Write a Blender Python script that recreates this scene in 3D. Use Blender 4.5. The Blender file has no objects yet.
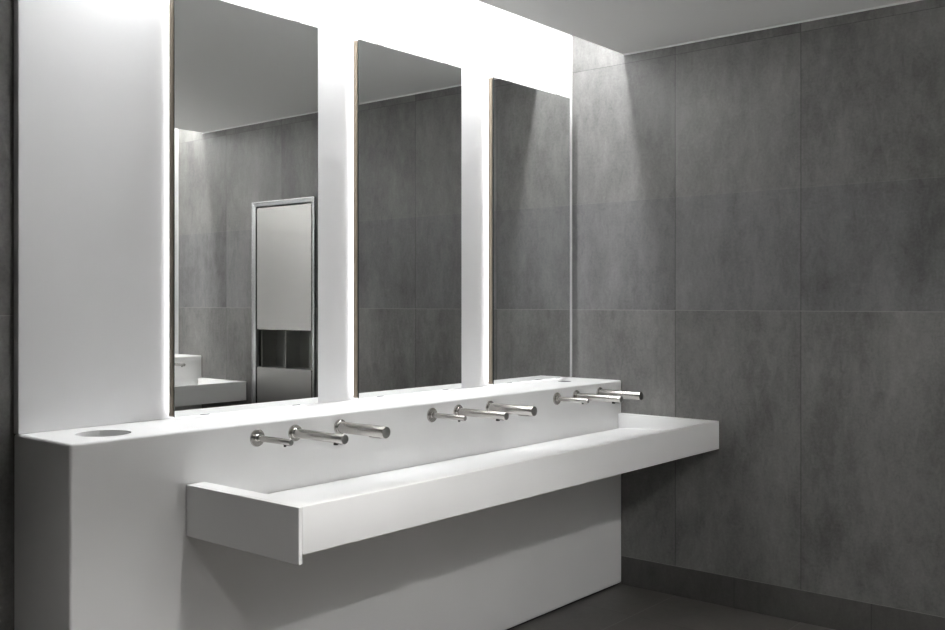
import bpy, bmesh, math, random
from mathutils import Vector, Matrix

scene = bpy.context.scene
COL = scene.collection
PI = math.pi

# ------------------------------------------------------------------ dimensions (metres)
XE = 4.163                   # end wall
XL = 1.3355                  # left end of the washstand
YP, YW, YB = 2.527, 2.822, 2.852   # ledge front face, white wall face, tile wall face
YT = 2.0136                  # front of the trough
MIR = 2.068                  # the opposite side is y -> MIR - y
ZL = 0.998                   # ledge top
ZT, ZF, ZPL = 0.838, 0.7101, 0.6852
XT = 1.6961
ZC = 2.5907                  # ceiling
YC = 2.5167
ZCOVE = 3.10
XBACK = -2.6
YM = 2.772

# ------------------------------------------------------------------ helpers
def link(name, bm, mat, parent=None, smooth=False):
    bmesh.ops.recalc_face_normals(bm, faces=bm.faces[:])
    me = bpy.data.meshes.new(name)
    bm.to_mesh(me); bm.free()
    for m in (mat if isinstance(mat, (list, tuple)) else [mat]):
        me.materials.append(m)
    if smooth:
        for p in me.polygons: p.use_smooth = True
    o = bpy.data.objects.new(name, me)
    COL.objects.link(o)
    if parent is not None:
        o.parent = parent
        o.matrix_parent_inverse = Matrix.Translation(-Vector(parent.location))
    return o

def box(bm, x0, x1, y0, y1, z0, z1, bev=0.0, seg=2, mi=0):
    t = bmesh.new()
    bmesh.ops.create_cube(t, size=1.0)
    for v in t.verts:
        v.co = Vector(((x0+x1)/2 + v.co.x*(x1-x0), (y0+y1)/2 + v.co.y*(y1-y0), (z0+z1)/2 + v.co.z*(z1-z0)))
    if bev > 0:
        bmesh.ops.bevel(t, geom=t.edges[:], offset=bev, segments=seg, profile=0.5, affect='EDGES')
    for f in t.faces: f.material_index = mi
    me = bpy.data.meshes.new('tmp'); t.to_mesh(me); t.free()
    bm.from_mesh(me); bpy.data.meshes.remove(me)

def bx(*a, **k):
    bm = bmesh.new(); box(bm, *a, **k); return bm

def lathe_y(profile, cx, cz, y0, sgn=-1, seg=48, bm=None):
    """profile: list of (distance out of the wall, radius); axis runs along y."""
    bm = bm or bmesh.new()
    rings = []
    for d, r in profile:
        if r <= 1e-6:
            rings.append([bm.verts.new((cx, y0 + sgn*d, cz))])
        else:
            rings.append([bm.verts.new((cx + r*math.cos(2*PI*i/seg), y0 + sgn*d, cz + r*math.sin(2*PI*i/seg))) for i in range(seg)])
    for a, b in zip(rings, rings[1:]):
        if len(a) == 1 and len(b) == 1: continue
        for i in range(seg):
            j = (i+1) % seg
            if len(a) == 1: bm.faces.new((a[0], b[i], b[j]))
            elif len(b) == 1: bm.faces.new((a[i], a[j], b[0]))
            else: bm.faces.new((a[i], a[j], b[j], b[i]))
    return bm

def empty(name, loc):
    o = bpy.data.objects.new(name, None)
    o.location = loc; o.empty_display_size = 0.1
    COL.objects.link(o)
    return o

def tag(o, label=None, cat=None, group=None, kind=None):
    if label: o['label'] = label
    if cat: o['category'] = cat
    if group: o['group'] = group
    if kind: o['kind'] = kind
    return o

def apply_mods(o):
    dg = bpy.context.evaluated_depsgraph_get()
    me = bpy.data.meshes.new_from_object(o.evaluated_get(dg))
    old = o.data
    o.modifiers.clear(); o.data = me; me.name = o.name
    bpy.data.meshes.remove(old)

def cut(o, bms, bevel=0.0, seg=3):
    cs = []
    for b in bms:
        bmesh.ops.recalc_face_normals(b, faces=b.faces[:])
        me = bpy.data.meshes.new('cutter'); b.to_mesh(me); b.free()
        c = bpy.data.objects.new('cutter', me); COL.objects.link(c); cs.append(c)
        m = o.modifiers.new('b', 'BOOLEAN'); m.operation = 'DIFFERENCE'; m.object = c; m.solver = 'EXACT'
    if bevel:
        m = o.modifiers.new('v', 'BEVEL'); m.width = bevel; m.segments = seg; m.limit_method = 'ANGLE'; m.angle_limit = math.radians(50)
        m.use_clamp_overlap = True
    bpy.context.view_layer.update()
    apply_mods(o)
    for c in cs:
        me = c.data; bpy.data.objects.remove(c); bpy.data.meshes.remove(me)

def shade_auto(o, deg=35):
    for p in o.data.polygons: p.use_smooth = True
    o.data.set_sharp_from_angle(angle=math.radians(deg))

# ------------------------------------------------------------------ materials
def mat(name):
    m = bpy.data.materials.new(name); m.use_nodes = True
    nt = m.node_tree
    return m, nt, nt.nodes['Principled BSDF']

def N(nt, typ, **k):
    n = nt.nodes.new(typ)
    for a, b in k.items(): setattr(n, a, b)
    return n

def M(nt, op, a, b=None, c=None, clamp=False):
    n = nt.nodes.new('ShaderNodeMath'); n.operation = op; n.use_clamp = clamp
    for i, v in enumerate((a, b, c)):
        if v is None: continue
        if isinstance(v, (int, float)): n.inputs[i].default_value = v
        else: nt.links.new(v, n.inputs[i])
    return n.outputs[0]

def solid_surface(name, col, rough):
    m, nt, p = mat(name)
    tc = N(nt, 'ShaderNodeTexCoord')
    n = N(nt, 'ShaderNodeTexNoise'); n.inputs['Scale'].default_value = 3.0; n.inputs['Detail'].default_value = 3
    nt.links.new(tc.outputs['Object'], n.inputs['Vector'])
    r = N(nt, 'ShaderNodeValToRGB')
    r.color_ramp.elements[0].position = .3; r.color_ramp.elements[0].color = tuple(c*.97 for c in col)+(1,)
    r.color_ramp.elements[1].position = .7; r.color_ramp.elements[1].color = col+(1,)
    nt.links.new(n.outputs['Fac'], r.inputs[0]); nt.links.new(r.outputs[0], p.inputs['Base Color'])
    n2 = N(nt, 'ShaderNodeTexNoise'); n2.inputs['Scale'].default_value = 9.0; n2.inputs['Detail'].default_value = 4
    nt.links.new(tc.outputs['Object'], n2.inputs['Vector'])
    nt.links.new(M(nt, 'MULTIPLY_ADD', n2.outputs['Fac'], .12, rough-.06), p.inputs['Roughness'])
    return m

def tile_mat(name, axes, u0, us, v0, vs, dark, light, joint, rough=.38, jw=.0014, faint=None, stretch=(1.0, .42), ju=1.0, seedoff=0.0):
    """large stone-look porcelain tiles; axes = which object axes are the tile's u and v"""
    m, nt, p = mat(name)
    L = nt.links.new
    tc = N(nt, 'ShaderNodeTexCoord'); s = N(nt, 'ShaderNodeSeparateXYZ'); L(tc.outputs['Object'], s.inputs[0])
    U, V = s.outputs[axes[0]], s.outputs[axes[1]]
    u = M(nt, 'DIVIDE', M(nt, 'SUBTRACT', U, u0), us); v = M(nt, 'DIVIDE', M(nt, 'SUBTRACT', V, v0), vs)
    iu, iv = M(nt, 'FLOOR', u), M(nt, 'FLOOR', v)
    fu, fv = M(nt, 'FRACT', u), M(nt, 'FRACT', v)
    du = M(nt, 'MULTIPLY', M(nt, 'MINIMUM', fu, M(nt, 'SUBTRACT', 1, fu)), us)
    dv = M(nt, 'MULTIPLY', M(nt, 'MINIMUM', fv, M(nt, 'SUBTRACT', 1, fv)), vs)
    jv = M(nt, 'LESS_THAN', dv, jw); jU = M(nt, 'LESS_THAN', du, jw*ju)
    jm = M(nt, 'MAXIMUM', jv, jU)
    cid = N(nt, 'ShaderNodeCombineXYZ'); L(iu, cid.inputs[0]); L(iv, cid.inputs[1]); cid.inputs[2].default_value = seedoff
    wn = N(nt, 'ShaderNodeTexWhiteNoise'); wn.noise_dimensions = '3D'; L(cid.outputs[0], wn.inputs['Vector'])
    ws = N(nt, 'ShaderNodeSeparateXYZ'); L(wn.outputs['Color'], ws.inputs[0])
    # per-tile offset of the print
    co = N(nt, 'ShaderNodeCombineXYZ')
    L(M(nt, 'MULTIPLY_ADD', ws.outputs[0], 17, M(nt, 'MULTIPLY', U, stretch[0])), co.inputs[0])
    L(M(nt, 'MULTIPLY_ADD', ws.outputs[1], 23, M(nt, 'MULTIPLY', V, stretch[1])), co.inputs[1])
    def noise(scale, det, rg, vec=co.outputs[0], dist=0.0):
        n = N(nt, 'ShaderNodeTexNoise'); n.inputs['Scale'].default_value = scale; n.inputs['Detail'].default_value = det
        n.inputs['Roughness'].default_value = rg; n.inputs['Distortion'].default_value = dist; L(vec, n.inputs['Vector']); return n.outputs['Fac']
    big = noise(2.6, 6, .55, dist=.6)
    mid = noise(9, 8, .62, dist=.3)
    co2 = N(nt, 'ShaderNodeCombineXYZ'); L(U, co2.inputs[0]); L(V, co2.inputs[1])
    fine = noise(85, 5, .7, co2.outputs[0])
    f = M(nt, 'MULTIPLY_ADD', big, .95, M(nt, 'MULTIPLY_ADD', mid, .6, M(nt, 'MULTIPLY', fine, .5)))
    f = M(nt, 'ADD', f, M(nt, 'MULTIPLY_ADD', noise(30, 4, .6, dist=.8), .45, -.27))
    f = M(nt, 'ADD', f, M(nt, 'MULTIPLY_ADD', ws.outputs[2], .16, -.08))
    f = M(nt, 'MULTIPLY_ADD', f, 1.45, -1.0, clamp=True)
    r = N(nt, 'ShaderNodeMix'); r.data_type = 'RGBA'
    L(f, r.inputs['Factor']); r.inputs['A'].default_value = dark+(1,); r.inputs['B'].default_value = light+(1,)
    # tiny pale specks in the print
    if faint is not None:
        band = M(nt, 'MULTIPLY', M(nt, 'LESS_THAN', V, faint), M(nt, 'GREATER_THAN', V, v0+vs))
        rb = N(nt, 'ShaderNodeMix'); rb.data_type = 'RGBA'; rb.blend_type = 'MULTIPLY'
        L(band, rb.inputs['Factor']); L(r.outputs['Result'], rb.inputs['A']); rb.inputs['B'].default_value = (.89, .895, .925, 1); r = rb
    sp = M(nt, 'GREATER_THAN', noise(150, 2, .5, co2.outputs[0]), .765)
    r1 = N(nt, 'ShaderNodeMix'); r1.data_type = 'RGBA'
    L(M(nt, 'MULTIPLY', sp, .35), r1.inputs['Factor']); L(r.outputs['Result'], r1.inputs['A']); r1.inputs['B'].default_value = (.36, .355, .34, 1)
    r2 = N(nt, 'ShaderNodeMix'); r2.data_type = 'RGBA'
    jc = N(nt, 'ShaderNodeMix'); jc.data_type = 'RGBA'; jc.inputs['A'].default_value = joint+(1,); jc.inputs['B'].default_value = (.022, .022, .021, 1)
    darkj = M(nt, 'MULTIPLY', jU, M(nt, 'SUBTRACT', 1, jv))
    if axes[1] == 'Z': darkj = M(nt, 'MAXIMUM', darkj, M(nt, 'GREATER_THAN', V, 2.3))
    L(darkj, jc.inputs['Factor'])
    fac = M(nt, 'MAXIMUM', M(nt, 'MULTIPLY', jv, .55), M(nt, 'MULTIPLY', jU, .8))
    if faint is not None:
        fj = M(nt, 'LESS_THAN', M(nt, 'ABSOLUTE', M(nt, 'SUBTRACT', V, faint)), .0012)
        fac = M(nt, 'MAXIMUM', fac, M(nt, 'MULTIPLY', fj, .18))
    L(fac, r2.inputs['Factor']); L(r1.outputs['Result'], r2.inputs['A']); L(jc.outputs['Result'], r2.inputs['B'])
    L(r2.outputs['Result'], p.inputs['Base Color'])
    L(M(nt, 'MULTIPLY_ADD', mid, .22, rough-.1), p.inputs['Roughness'])
    b = N(nt, 'ShaderNodeBump'); b.inputs['Strength'].default_value = .35; b.inputs['Distance'].default_value = .002
    h = M(nt, 'SUBTRACT', M(nt, 'MULTIPLY', fine, .12), jm); L(h, b.inputs['Height']); L(b.outputs[0], p.inputs['Normal'])
    return m

def metal(name, col, rough, brushed=None, scale=220):
    m, nt, p = mat(name)
    p.inputs['Base Color'].default_value = col+(1,); p.inputs['Metallic'].default_value = 1; p.inputs['Roughness'].default_value = rough
    if brushed is not None:
        tc = N(nt, 'ShaderNodeTexCoord'); mp = N(nt, 'ShaderNodeMapping'); mp.inputs['Scale'].default_value = brushed
        n = N(nt, 'ShaderNodeTexNoise'); n.inputs['Scale'].default_value = scale; n.inputs['Detail'].default_value = 3
        nt.links.new(tc.outputs['Object'], mp.inputs[0]); nt.links.new(mp.outputs[0], n.inputs['Vector'])
        nt.links.new(M(nt, 'MULTIPLY_ADD', n.outputs['Fac'], .16, rough-.08), p.inputs['Roughness'])
        b = N(nt, 'ShaderNodeBump'); b.inputs['Strength'].default_value = .06; b.inputs['Distance'].default_value = .0005
        nt.links.new(n.outputs['Fac'], b.inputs['Height']); nt.links.new(b.outputs[0], p.inputs['Normal'])
    return m

def plain(name, col, rough, **k):
    m, nt, p = mat(name)
    tc = N(nt, 'ShaderNodeTexCoord'); n = N(nt, 'ShaderNodeTexNoise'); n.inputs['Scale'].default_value = 60; n.inputs['Detail'].default_value = 3
    nt.links.new(tc.outputs['Object'], n.inputs['Vector'])
    nt.links.new(M(nt, 'MULTIPLY_ADD', n.outputs['Fac'], .08, rough-.04), p.inputs['Roughness'])
    p.inputs['Base Color'].default_value = col+(1,)
    return m

def emit(name, col, s):
    m, nt, p = mat(name)
    p.inputs['Base Color'].default_value = (.8, .8, .8, 1)
    p.inputs['Emission Color'].default_value = col+(1,); p.inputs['Emission Strength'].default_value = s
    return m

WHITE = solid_surface('solid_surface_white', (.83, .83, .825), .40)
WALLW = solid_surface('satin_white_cladding', (.81, .81, .815), .45)
CEIL = plain('painted_ceiling', (.66, .66, .65), .9)
TD, TL, TJ = (.085, .084, .081), (.240, .238, .229), (.30, .295, .285)
T_END = tile_mat('tile_end_wall', ('Y', 'Z'), 2.2362, .6024, .138, 1.203, TD, TL, TJ, faint=1.873)
T_SIDE = tile_mat('tile_side_wall', ('X', 'Z'), .55, .6024, .138, 1.203, TD, TL, TJ, seedoff=3)
T_BASE = tile_mat('tile_baseboard', ('Y', 'Z'), 1.94, .6024, -.5, 1.2, (.055, .053, .05), (.115, .112, .106), TJ, seedoff=5)
T_BASEX = tile_mat('tile_baseboard_side', ('X', 'Z'), 1.94, .6024, -.5, 1.2, (.055, .053, .05), (.115, .112, .106), TJ, seedoff=6)
T_FLOOR = tile_mat('tile_floor', ('X', 'Y'), 3.774, 1.203, 2.2362, .6024, (.055, .051, .047), (.115, .108, .10), (.24, .23, .22), rough=.42, stretch=(.6, .8), seedoff=9)
STEEL = metal('brushed_steel', (.50, .485, .46), .27)
STEELD = metal('brushed_steel_end', (.30, .30, .29), .38, (1, 1, 1), 90)
PANELS = metal('brushed_panel', (.42, .415, .40), .27)
_p = PANELS.node_tree.nodes['Principled BSDF']; _p.inputs['Anisotropic'].default_value = .85
_t = PANELS.node_tree.nodes.new('ShaderNodeCombineXYZ'); _t.inputs[2].default_value = 1.0; PANELS.node_tree.links.new(_t.outputs[0], _p.inputs['Tangent']); _p.inputs['Anisotropic Rotation'].default_value = 0.0
CHROME = metal('polished_frame', (.50, .51, .51), .16)
LINER = metal('casing_steel', (.34, .34, .325), .36, (1, 1, 30), 14)
DARK = plain('black_plastic', (.012, .012, .012), .4)
GAP = plain('dark_gap', (.02, .02, .02), .7)
BOARD = plain('backing_board', (.25, .205, .155), .6)
ALU = metal('aluminium_channel', (.72, .72, .72), .35)
MIRROR = metal('mirror_silver', (.86, .87, .865), 0.0)
GEDGE = plain('glass_edge', (.03, .04, .038), .15)
COVE_E = emit('cove_led', (.985, .99, 1), 1.5)
COVE_D = emit('cove_led_down', (.985, .99, 1), 64.0)
COVE_DO = emit('cove_led_down_opposite', (1, .99, .975), 80.0)
COVE_O = emit('cove_led_opposite', (1, .995, .99), 74.0)
STRIP_E = emit('mirror_led', (.985, .99, 1), 2.3)
DOWN_E = emit('downlight_led', (1, .96, .9), 20.0)
TRIMM = plain('white_trim', (.75, .75, .74), .5)

# ------------------------------------------------------------------ the room
def struct(name, bm, m): return tag(link(name, bm, m), kind='structure')

struct('floor', bx(XBACK-.1, XE+.3, MIR-YB-.1, YB+.1, -.1, 0), T_FLOOR)
# end wall, with a pocket for the recessed steel unit
DY0, DY1, DZ0, DZ1 = .132, .768, .50, 2.051
w = struct('wall_right', bx(XE, XE+.3, MIR-YB-.1, YB+.1, -.0, ZCOVE+.1), T_END)
cut(w, [bx(XE-.1, XE+.2, DY0+.012, DY1-.012, DZ0+.012, DZ1-.012)])
struct('wall_back', bx(XBACK, XE, YB, YB+.1, 0, ZCOVE+.1), T_SIDE)
struct('wall_front', bx(XBACK, XE, MIR-YB-.1, MIR-YB, 0, ZCOVE+.1), T_SIDE)
struct('wall_left', bx(XBACK-.1, XBACK, MIR-YB-.1, YB+.1, 0, ZCOVE+.1), tile_mat('tile_rear_wall', ('Y', 'Z'), 2.2362, .6024, .138, 1.203, TD, TL, TJ, seedoff=12))
struct('wall_mirror', bx(XL, XE, YW, YB, ZL, ZCOVE, bev=.003), WALLW)
struct('wall_opposite', bx(XL, XE, MIR-YB, MIR-YW, ZL, ZCOVE, bev=.003), WALLW)
bm = bmesh.new()
box(bm, XBACK, XE, MIR-YC, YC, ZC, ZCOVE)                 # dropped centre panel
box(bm, XBACK, XL, YC, YB, ZC, ZCOVE)                     # closed off left of the coves
box(bm, XBACK, XL, MIR-YB, MIR-YC, ZC, ZCOVE)
box(bm, XBACK, XE, MIR-YB, YB, ZCOVE, ZCOVE+.1)           # roof of the coves
struct('ceiling', bm, CEIL)
struct('baseboard_right', bx(XE-.003, XE, MIR-YP+.0, YP-.0, 0, .138), T_BASE)
struct('baseboard_back', bx(XBACK, XL-.002, YB-.003, YB, 0, .138), T_BASEX)
struct('baseboard_front', bx(XBACK, XL-.002, MIR-YB, MIR-YB+.003, 0, .138), T_BASEX)
struct('trim_1', bx(XE-.006, XE, MIR-YC, YC, ZC-.007, ZC), TRIMM)
struct('trim_2', bx(XE-.003, XE, YW-.003, YW, ZL+.001, ZCOVE), TRIMM)
struct('trim_3', bx(XE-.003, XE, MIR-YW, MIR-YW+.003, ZL+.001, ZCOVE), TRIMM)

# ------------------------------------------------------------------ washstand ledge, trough and taps, per side
def yy(y, side): return y if side > 0 else MIR - y
def bxs(side, x0, x1, y0, y1, z0, z1, **k):
    a, b = yy(y0, side), yy(y1, side)
    return bx(x0, x1, min(a, b), max(a, b), z0, z1, **k)

def cyl_z(cx, cy, r, z0, z1, seg=64):
    bm = bmesh.new()
    bmesh.ops.create_cone(bm, cap_ends=True, segments=seg, radius1=r, radius2=r, depth=z1-z0, matrix=Matrix.Translation((cx, cy, (z0+z1)/2)))
    return bm

def ledge(side, label):
    root = tag(empty('washroom_ledge', ((XL+XE)/2, yy((YP+YB)/2, side), 0)), label, 'ledge')
    o = link('ledge_body', bxs(side, XL, XE, YP, YB, .008, ZL, bev=.009, seg=4), WHITE, root)
    h = [(1.508, 2.660, .077), (3.925, 2.702, .034)]
    cut(o, [cyl_z(x, yy(y, side), r, ZL-.16, ZL+.1) for x, y, r in h])
    shade_auto(o, 30)
    link('plinth', bxs(side, XL+.012, XE, YP+.012, YB, 0, .008), GAP, root)
    for i, (x, y, r) in enumerate(h):                     # sleeve liner deep in each hole
        bm = bmesh.new(); y = yy(y, side); seg = 64; rr = [r-.0005, r-.003]; top = .006 if i == 0 else .0008
        z0, z1 = (ZL-.159, ZL-top)
        vs = [[bm.verts.new((x+q*math.cos(2*PI*k/seg), y+q*math.sin(2*PI*k/seg), z)) for k in range(seg)] for q, z in ((rr[0], z0), (rr[0], z1), (rr[1], z1), (rr[1], z0))]
        for a in range(4):
            b = (a+1) % 4
            for k in range(seg):
                j = (k+1) % seg; bm.faces.new((vs[a][k], vs[a][j], vs[b][j], vs[b][k]))
        s = link('hole_liner', bm, WHITE if i == 0 else plain('hole_rim_shade', (.20, .20, .195), .5), root, smooth=False)  # small hole's lining is painted grey for the shade inside
        if i: s['label'] = 'lining of the small round hole, grey to stand for its shade'
    c = link('hole_shade_disc', cyl_z(h[1][0], yy(h[1][1], side), h[1][2]-.001, ZL-.020, ZL-.008), plain('hole_shade_grey', (.16, .16, .155), .5), root); c['label'] = 'added grey disc standing for the shade in the small round hole'  # disc added in the small hole, its grey stands for shade
    return root

def trough(side, label):
    root = tag(empty('trough_sink', ((XT+XE)/2, yy((YP+YT)/2, side), ZF)), label, 'sink')
    o = link('basin', bxs(side, XT+.012, XE, YT, YP, ZF, ZT), WHITE, root)
    XR, YF = XE-.036, YT+.028
    hollow = bmesh.new()
    pts = [(YP+.05, .766), (YP, .766), (YF, .792), (YF, ZT+.1), (YP+.05, ZT+.1)]
    ra = [hollow.verts.new((XT+.064, yy(a, side), b)) for a, b in pts]
    rb = [hollow.verts.new((XR, yy(a, side), b)) for a, b in pts]
    hollow.faces.new(ra); hollow.faces.new(rb)
    for i in range(5):
        j = (i+1) % 5; hollow.faces.new((ra[i], ra[j], rb[j], rb[i]))
    slot = bxs(side, XT+.068, XR-.004, YP-.004, YP+.05, .735, .9)
    cut(o, [hollow, slot], bevel=.0028)
    shade_auto(o, 25)
    link('end_panel', bxs(side, XT, XT+.0118, YT, YP, ZPL, ZT, bev=.0022, seg=3), WHITE, root)
    return root

def tap(kind, x, side, label, group):
    z = .949; y0 = yy(YP, side); sg = -side
    names = {'soap': 'soap_spout', 'water': 'water_tap', 'dryer': 'air_spout'}
    root = tag(empty(names[kind], (x, y0, z)), label, {'soap': 'soap dispenser', 'water': 'tap', 'dryer': 'hand dryer'}[kind], group)
    r, L = {'soap': (.0098, .168), 'water': (.0152, .242), 'dryer': (.0195, .226)}[kind]
    R = .0275
    o = link('wall_flange', lathe_y([(0, R), (.0045, R), (.006, R-.0015), (.006, r+.002), (.009, r)], x, z, y0, sg), STEEL, root); shade_auto(o, 40)
    o = link('spout', lathe_y([(.0055, r), (L-.0012, r), (L-.0006, r-.0003)], x, z, y0, sg), STEEL, root); shade_auto(o, 60)
    o = link('end_cap', lathe_y([(L-.0006, r-.0003), (L, r-.0012), (L, 0)], x, z, y0, sg), STEELD, root); shade_auto(o, 40)
    def under(name, d0, d1, wd, h, m):
        a, b = y0+sg*d0, y0+sg*d1
        link(name, bx(x-wd/2, x+wd/2, min(a, b), max(a, b), z-r-h, z-r*.8, bev=.001), m, root)
    if kind == 'soap':
        under('sensor_plate', L-.036, L-.006, .007, .0008, DARK); 
        bm = cyl_z(x, y0+sg*(L-.030), .0042, z-r-.006, z-r*.7, 20); link('nozzle', bm, DARK, root)
    elif kind == 'water':
        under('sensor_plate', L-.045, L-.012, .012, .0012, DARK)
        bm = cyl_z(x, y0+sg*(L-.042), .0080, z-r-.006, z-r*.6, 28); link('aerator', bm, DARK, root)
    else:
        under('air_slot', L-.075, L-.022, .016, .0016, STEELD)
    return root

ledge(1, 'long white half-height ledge wall carrying the taps, running below the three mirrors')
trough(1, 'long white wall-hung trough sink below the taps, in the middle of the photo')
ledge(-1, 'white ledge wall of the opposite washstand, seen reflected at the foot of the left mirror')
trough(-1, 'white trough sink of the opposite washstand, seen reflected at the foot of the left mirror')
where = ['left-hand group, below the left mirror', 'middle group, below the middle mirror', 'right-hand group nearest the tiled wall']
for g, x0 in enumerate((1.957, 2.781, 3.609)):
    tap('soap', x0, 1, 'thin short steel soap spout in the ' + where[g], 'soap spouts above the trough')
    tap('water', x0+.154, 1, 'long mid-thick steel water spout in the ' + where[g], 'water taps above the trough')
    tap('dryer', x0+.353, 1, 'thickest round steel spout in the ' + where[g], 'thick air spouts above the trough')
tap('soap', 3.905, -1, 'small dark spout on the opposite washstand, seen reflected at the left mirror edge', None)

# ------------------------------------------------------------------ mirrors with light strips
def mirror(x0, x1, label):
    z0, z1 = 1.0075, 2.3945
    root = tag(empty('wall_mirror', ((x0+x1)/2, YW, z0)), label, 'mirror', 'backlit mirrors above the ledge')
    bm = bx(x0, x1, YM, YM+.005, z0, z1)
    o = link('mirror_glass', bm, [MIRROR, GEDGE], root)
    for p in o.data.polygons:
        if abs(p.normal.y) < .9 : p.material_index = 1
    link('spacer', bx(x0+.006, x1-.006, YM+.005, YM+.013, z0+.006, z1-.006), GAP, root)
    link('backing_board', bx(x0+.001, x1-.001, YM+.013, YM+.033, z0+.001, z1-.001, bev=.0008), BOARD, root)
    bm = bx(x0+.002, x1-.002, YM+.033, YM+.035, z0+.001, z1-.001)
    link('light_channel', bm, ALU, root)
    link('wall_spacer', bx(x0+.05, x1-.05, YM+.035, YW, z0+.03, z1-.03), ALU, root)
    for s in (0, 1):
        xa = x0+.004 if s == 0 else x1-.016
        link('light_strip', bx(xa, xa+.012, YM+.0352, YM+.0495, z0+.01, z1-.01), STRIP_E, root)
    link('light_strip', bx(x0+.02, x1-.02, YM+.0352, YM+.0495, z0+.0015, z0+.009), STRIP_E, root)
    for f in (.19, .83):
        xc = x0 + f*(x1-x0)
        for zz in (z1, z0):
            s = 1 if zz == z1 else -1
            a, b = sorted((zz - s*.001, zz + s*.0012))
            link('clip', bx(xc-.017, xc+.017, YM-.0015, YM+.012, a, b, bev=.0006), DARK, root)
    return root
mirror(1.8185, 2.4262, 'tall frameless backlit mirror at the left, showing the steel unit in reflection')
mirror(2.6335, 3.2425, 'tall frameless backlit mirror in the middle of the three')
mirror(3.4670, 4.0735, 'tall frameless backlit mirror at the right, next to the grey tiled end wall')

# ------------------------------------------------------------------ steel dispenser unit in the end wall
root = tag(empty('towel_dispenser', (XE, (DY0+DY1)/2, DZ0)), 'tall recessed stainless steel dispenser unit reflected in the left mirror', 'dispenser')
fw, pr = .030, .016
def bar(pts, name='frame'):
    pass
bm = bmesh.new()                                          # mitred frame with a raised outer lip
prof = [(0.0, 0.0), (0.0, pr), (.006, pr), (.009, pr-.006), (fw, pr-.010), (fw, -.02)]
cor = [(DY0, DZ0, 1, 1), (DY1, DZ0, -1, 1), (DY1, DZ1, -1, -1), (DY0, DZ1, 1, -1)]
rings = [[bm.verts.new((XE - h, cy + sx*d, cz + sz*d)) for d, h in prof] for cy, cz, sx, sz in cor]
for i in range(4):
    a, b = rings[i], rings[(i+1) % 4]
    for k in range(len(prof)-1): bm.faces.new((a[k], b[k], b[k+1], a[k+1]))
link('frame', bm, CHROME, root)
bm = bmesh.new()                                          # recessed casing (open towards the room)
a, b = (DY0+.016, DY1-.016), (DZ0+.016, DZ1-.016)
box(bm, XE+.150, XE+.153, a[0], a[1], b[0], b[1])
box(bm, XE+.002, XE+.150, a[0], a[0]+.003, b[0], b[1])
box(bm, XE+.002, XE+.150, a[1]-.003, a[1], b[0], b[1])
box(bm, XE+.002, XE+.150, a[0], a[1], b[0], b[0]+.003)
box(bm, XE+.002, XE+.150, a[0], a[1], b[1]-.003, b[1])
link('casing', bm, LINER, root)
link('divider', bx(XE+.030, XE+.148, DY0+.300, DY0+.303, .93, 1.21), LINER, root)
link('side_liner', bx(XE+.030, XE+.148, DY0+.045, DY0+.055, .93, 1.21), LINER, root)
d = link('door', bx(XE-.004, XE+.018, DY0+fw+.010, DY1-fw-.010, 1.196, DZ1-fw-.010, bev=.002), PANELS, root); d['label'] = 'upper brushed steel door'
d = link('door', bx(XE-.004, XE+.018, DY0+fw+.010, DY1-fw-.010, DZ0+fw+.010, .943, bev=.002), PANELS, root); d['label'] = 'lower brushed steel door'
link('shelf', bx(XE+.018, XE+.148, DY0+.022, DY1-.022, .930, .943), LINER, root)
link('light_baffle', bx(XE+.018, XE+.148, DY0+.022, DY1-.022, 1.197, 1.21), LINER, root)

# ------------------------------------------------------------------ lamps
def cove_lamp(side, label):
    r = tag(empty('cove_lamp', ((XL+XE)/2, yy(YW, side), 2.8)), label, 'lamp', 'cove lamps above the washstands')
    XA = XE-.015 if side > 0 else 3.2
    # angled profile high in the corner between the white wall and the cove roof
    def prism(pts, x0, x1):
        bm = bmesh.new()
        A = [bm.verts.new((x0, yy(p[0], side), p[1])) for p in pts]; B = [bm.verts.new((x1, yy(p[0], side), p[1])) for p in pts]
        bm.faces.new(A); bm.faces.new(B)
        for i in range(len(pts)): j = (i+1) % len(pts); bm.faces.new((A[i], A[j], B[j], B[i]))
        return bm
    link('housing', prism([(YW, 2.765), (YW-.012, 2.765), (YW-.052, 2.805), (YW-.052, 2.82), (YW, 2.82)], XL+.05, XA+.005), TRIMM, r)
    link('diffuser', prism([(YW-.0135, 2.7635), (YW-.0150, 2.7620), (YW-.0550, 2.8020), (YW-.0535, 2.8035)], XL+.055, XA), COVE_E if side > 0 else COVE_O, r)
    link('housing', bxs(side, XL+.06, XE-.03, 2.54, 2.63, ZCOVE-.03, ZCOVE), TRIMM, r)
    link('diffuser', bxs(side, XL+.065, XE-.035, 2.55, 2.62, ZCOVE-.034, ZCOVE-.03), COVE_D if side > 0 else COVE_DO, r)
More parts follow.
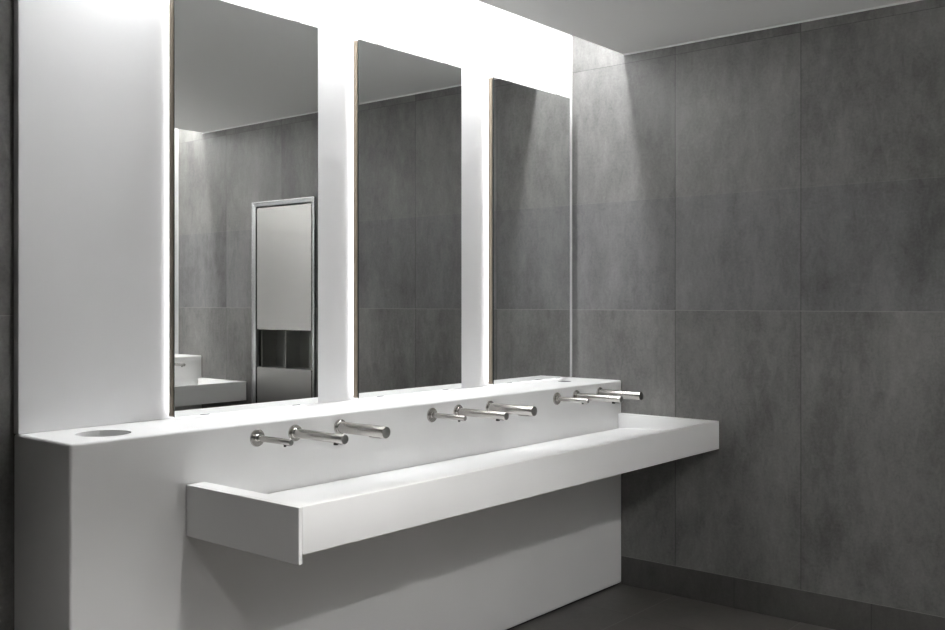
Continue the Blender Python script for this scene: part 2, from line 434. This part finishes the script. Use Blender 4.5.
cove_lamp(1, 'linear cove lamp washing the white mirror wall from the ceiling slot')
cove_lamp(-1, 'linear cove lamp in the ceiling slot over the opposite washstand')
def downlight(x, y, label):
    r = tag(empty('downlight', (x, y, ZC)), label, 'lamp')
    bm = bmesh.new(); seg = 48
    pr_ = [(.055, 0), (.055, -.004), (.043, -.004), (.040, 0)]
    rg = [[bm.verts.new((x+q*math.cos(2*PI*k/seg), y+q*math.sin(2*PI*k/seg), ZC+h)) for k in range(seg)] for q, h in pr_]
    for a_, b_ in zip(rg, rg[1:]):
        for k in range(seg): j = (k+1) % seg; bm.faces.new((a_[k], a_[j], b_[j], b_[k]))
    link('bezel', bm, TRIMM, r)
    link('lens', cyl_z(x, y, .0395, ZC-.002, ZC-.0005, 48), DOWN_E, r)
for x, pw, sz, lab in ((.45, 48, 104, 'added fill lamp in the unseen ceiling nearest the camera'), (1.8, 105, 84, 'middle one of three round ceiling lamps'), (2.8, 95, 64, 'round ceiling downlight nearest the end wall')):  # the one nearest the camera is added fill for the washstand's left end
    downlight(x, 1.08, lab)
    ld = bpy.data.lights.new('downlight_beam', 'SPOT'); ld.energy = pw; ld.color = (1, .985, .96)
    ld.spot_size = math.radians(sz); ld.spot_blend = .7; ld.shadow_soft_size = .06
    lo = bpy.data.objects.new('downlight_beam', ld); lo.location = (x, 1.08, ZC-.045); COL.objects.link(lo)

# ------------------------------------------------------------------ world, camera, view
wd = bpy.data.worlds.new('World'); scene.world = wd; wd.use_nodes = True
wd.node_tree.nodes['Background'].inputs[0].default_value = (.0, .0, .0, 1)
cam = bpy.data.cameras.new('camera'); co = bpy.data.objects.new('camera', cam); COL.objects.link(co)
co.location = (0, 0, 1.38)
co.rotation_euler = (PI/2, 0, math.radians(39.8867-90))
cam.sensor_width = 36; cam.lens = 983.84/945*36
cam.shift_y = -(315-302.02)/945
cam.clip_start = .02
scene.camera = co
vs = scene.view_settings
vs.view_transform = 'Standard'; vs.look = 'None'; vs.gamma = 1; vs.use_curve_mapping = False; vs.exposure = 0.5
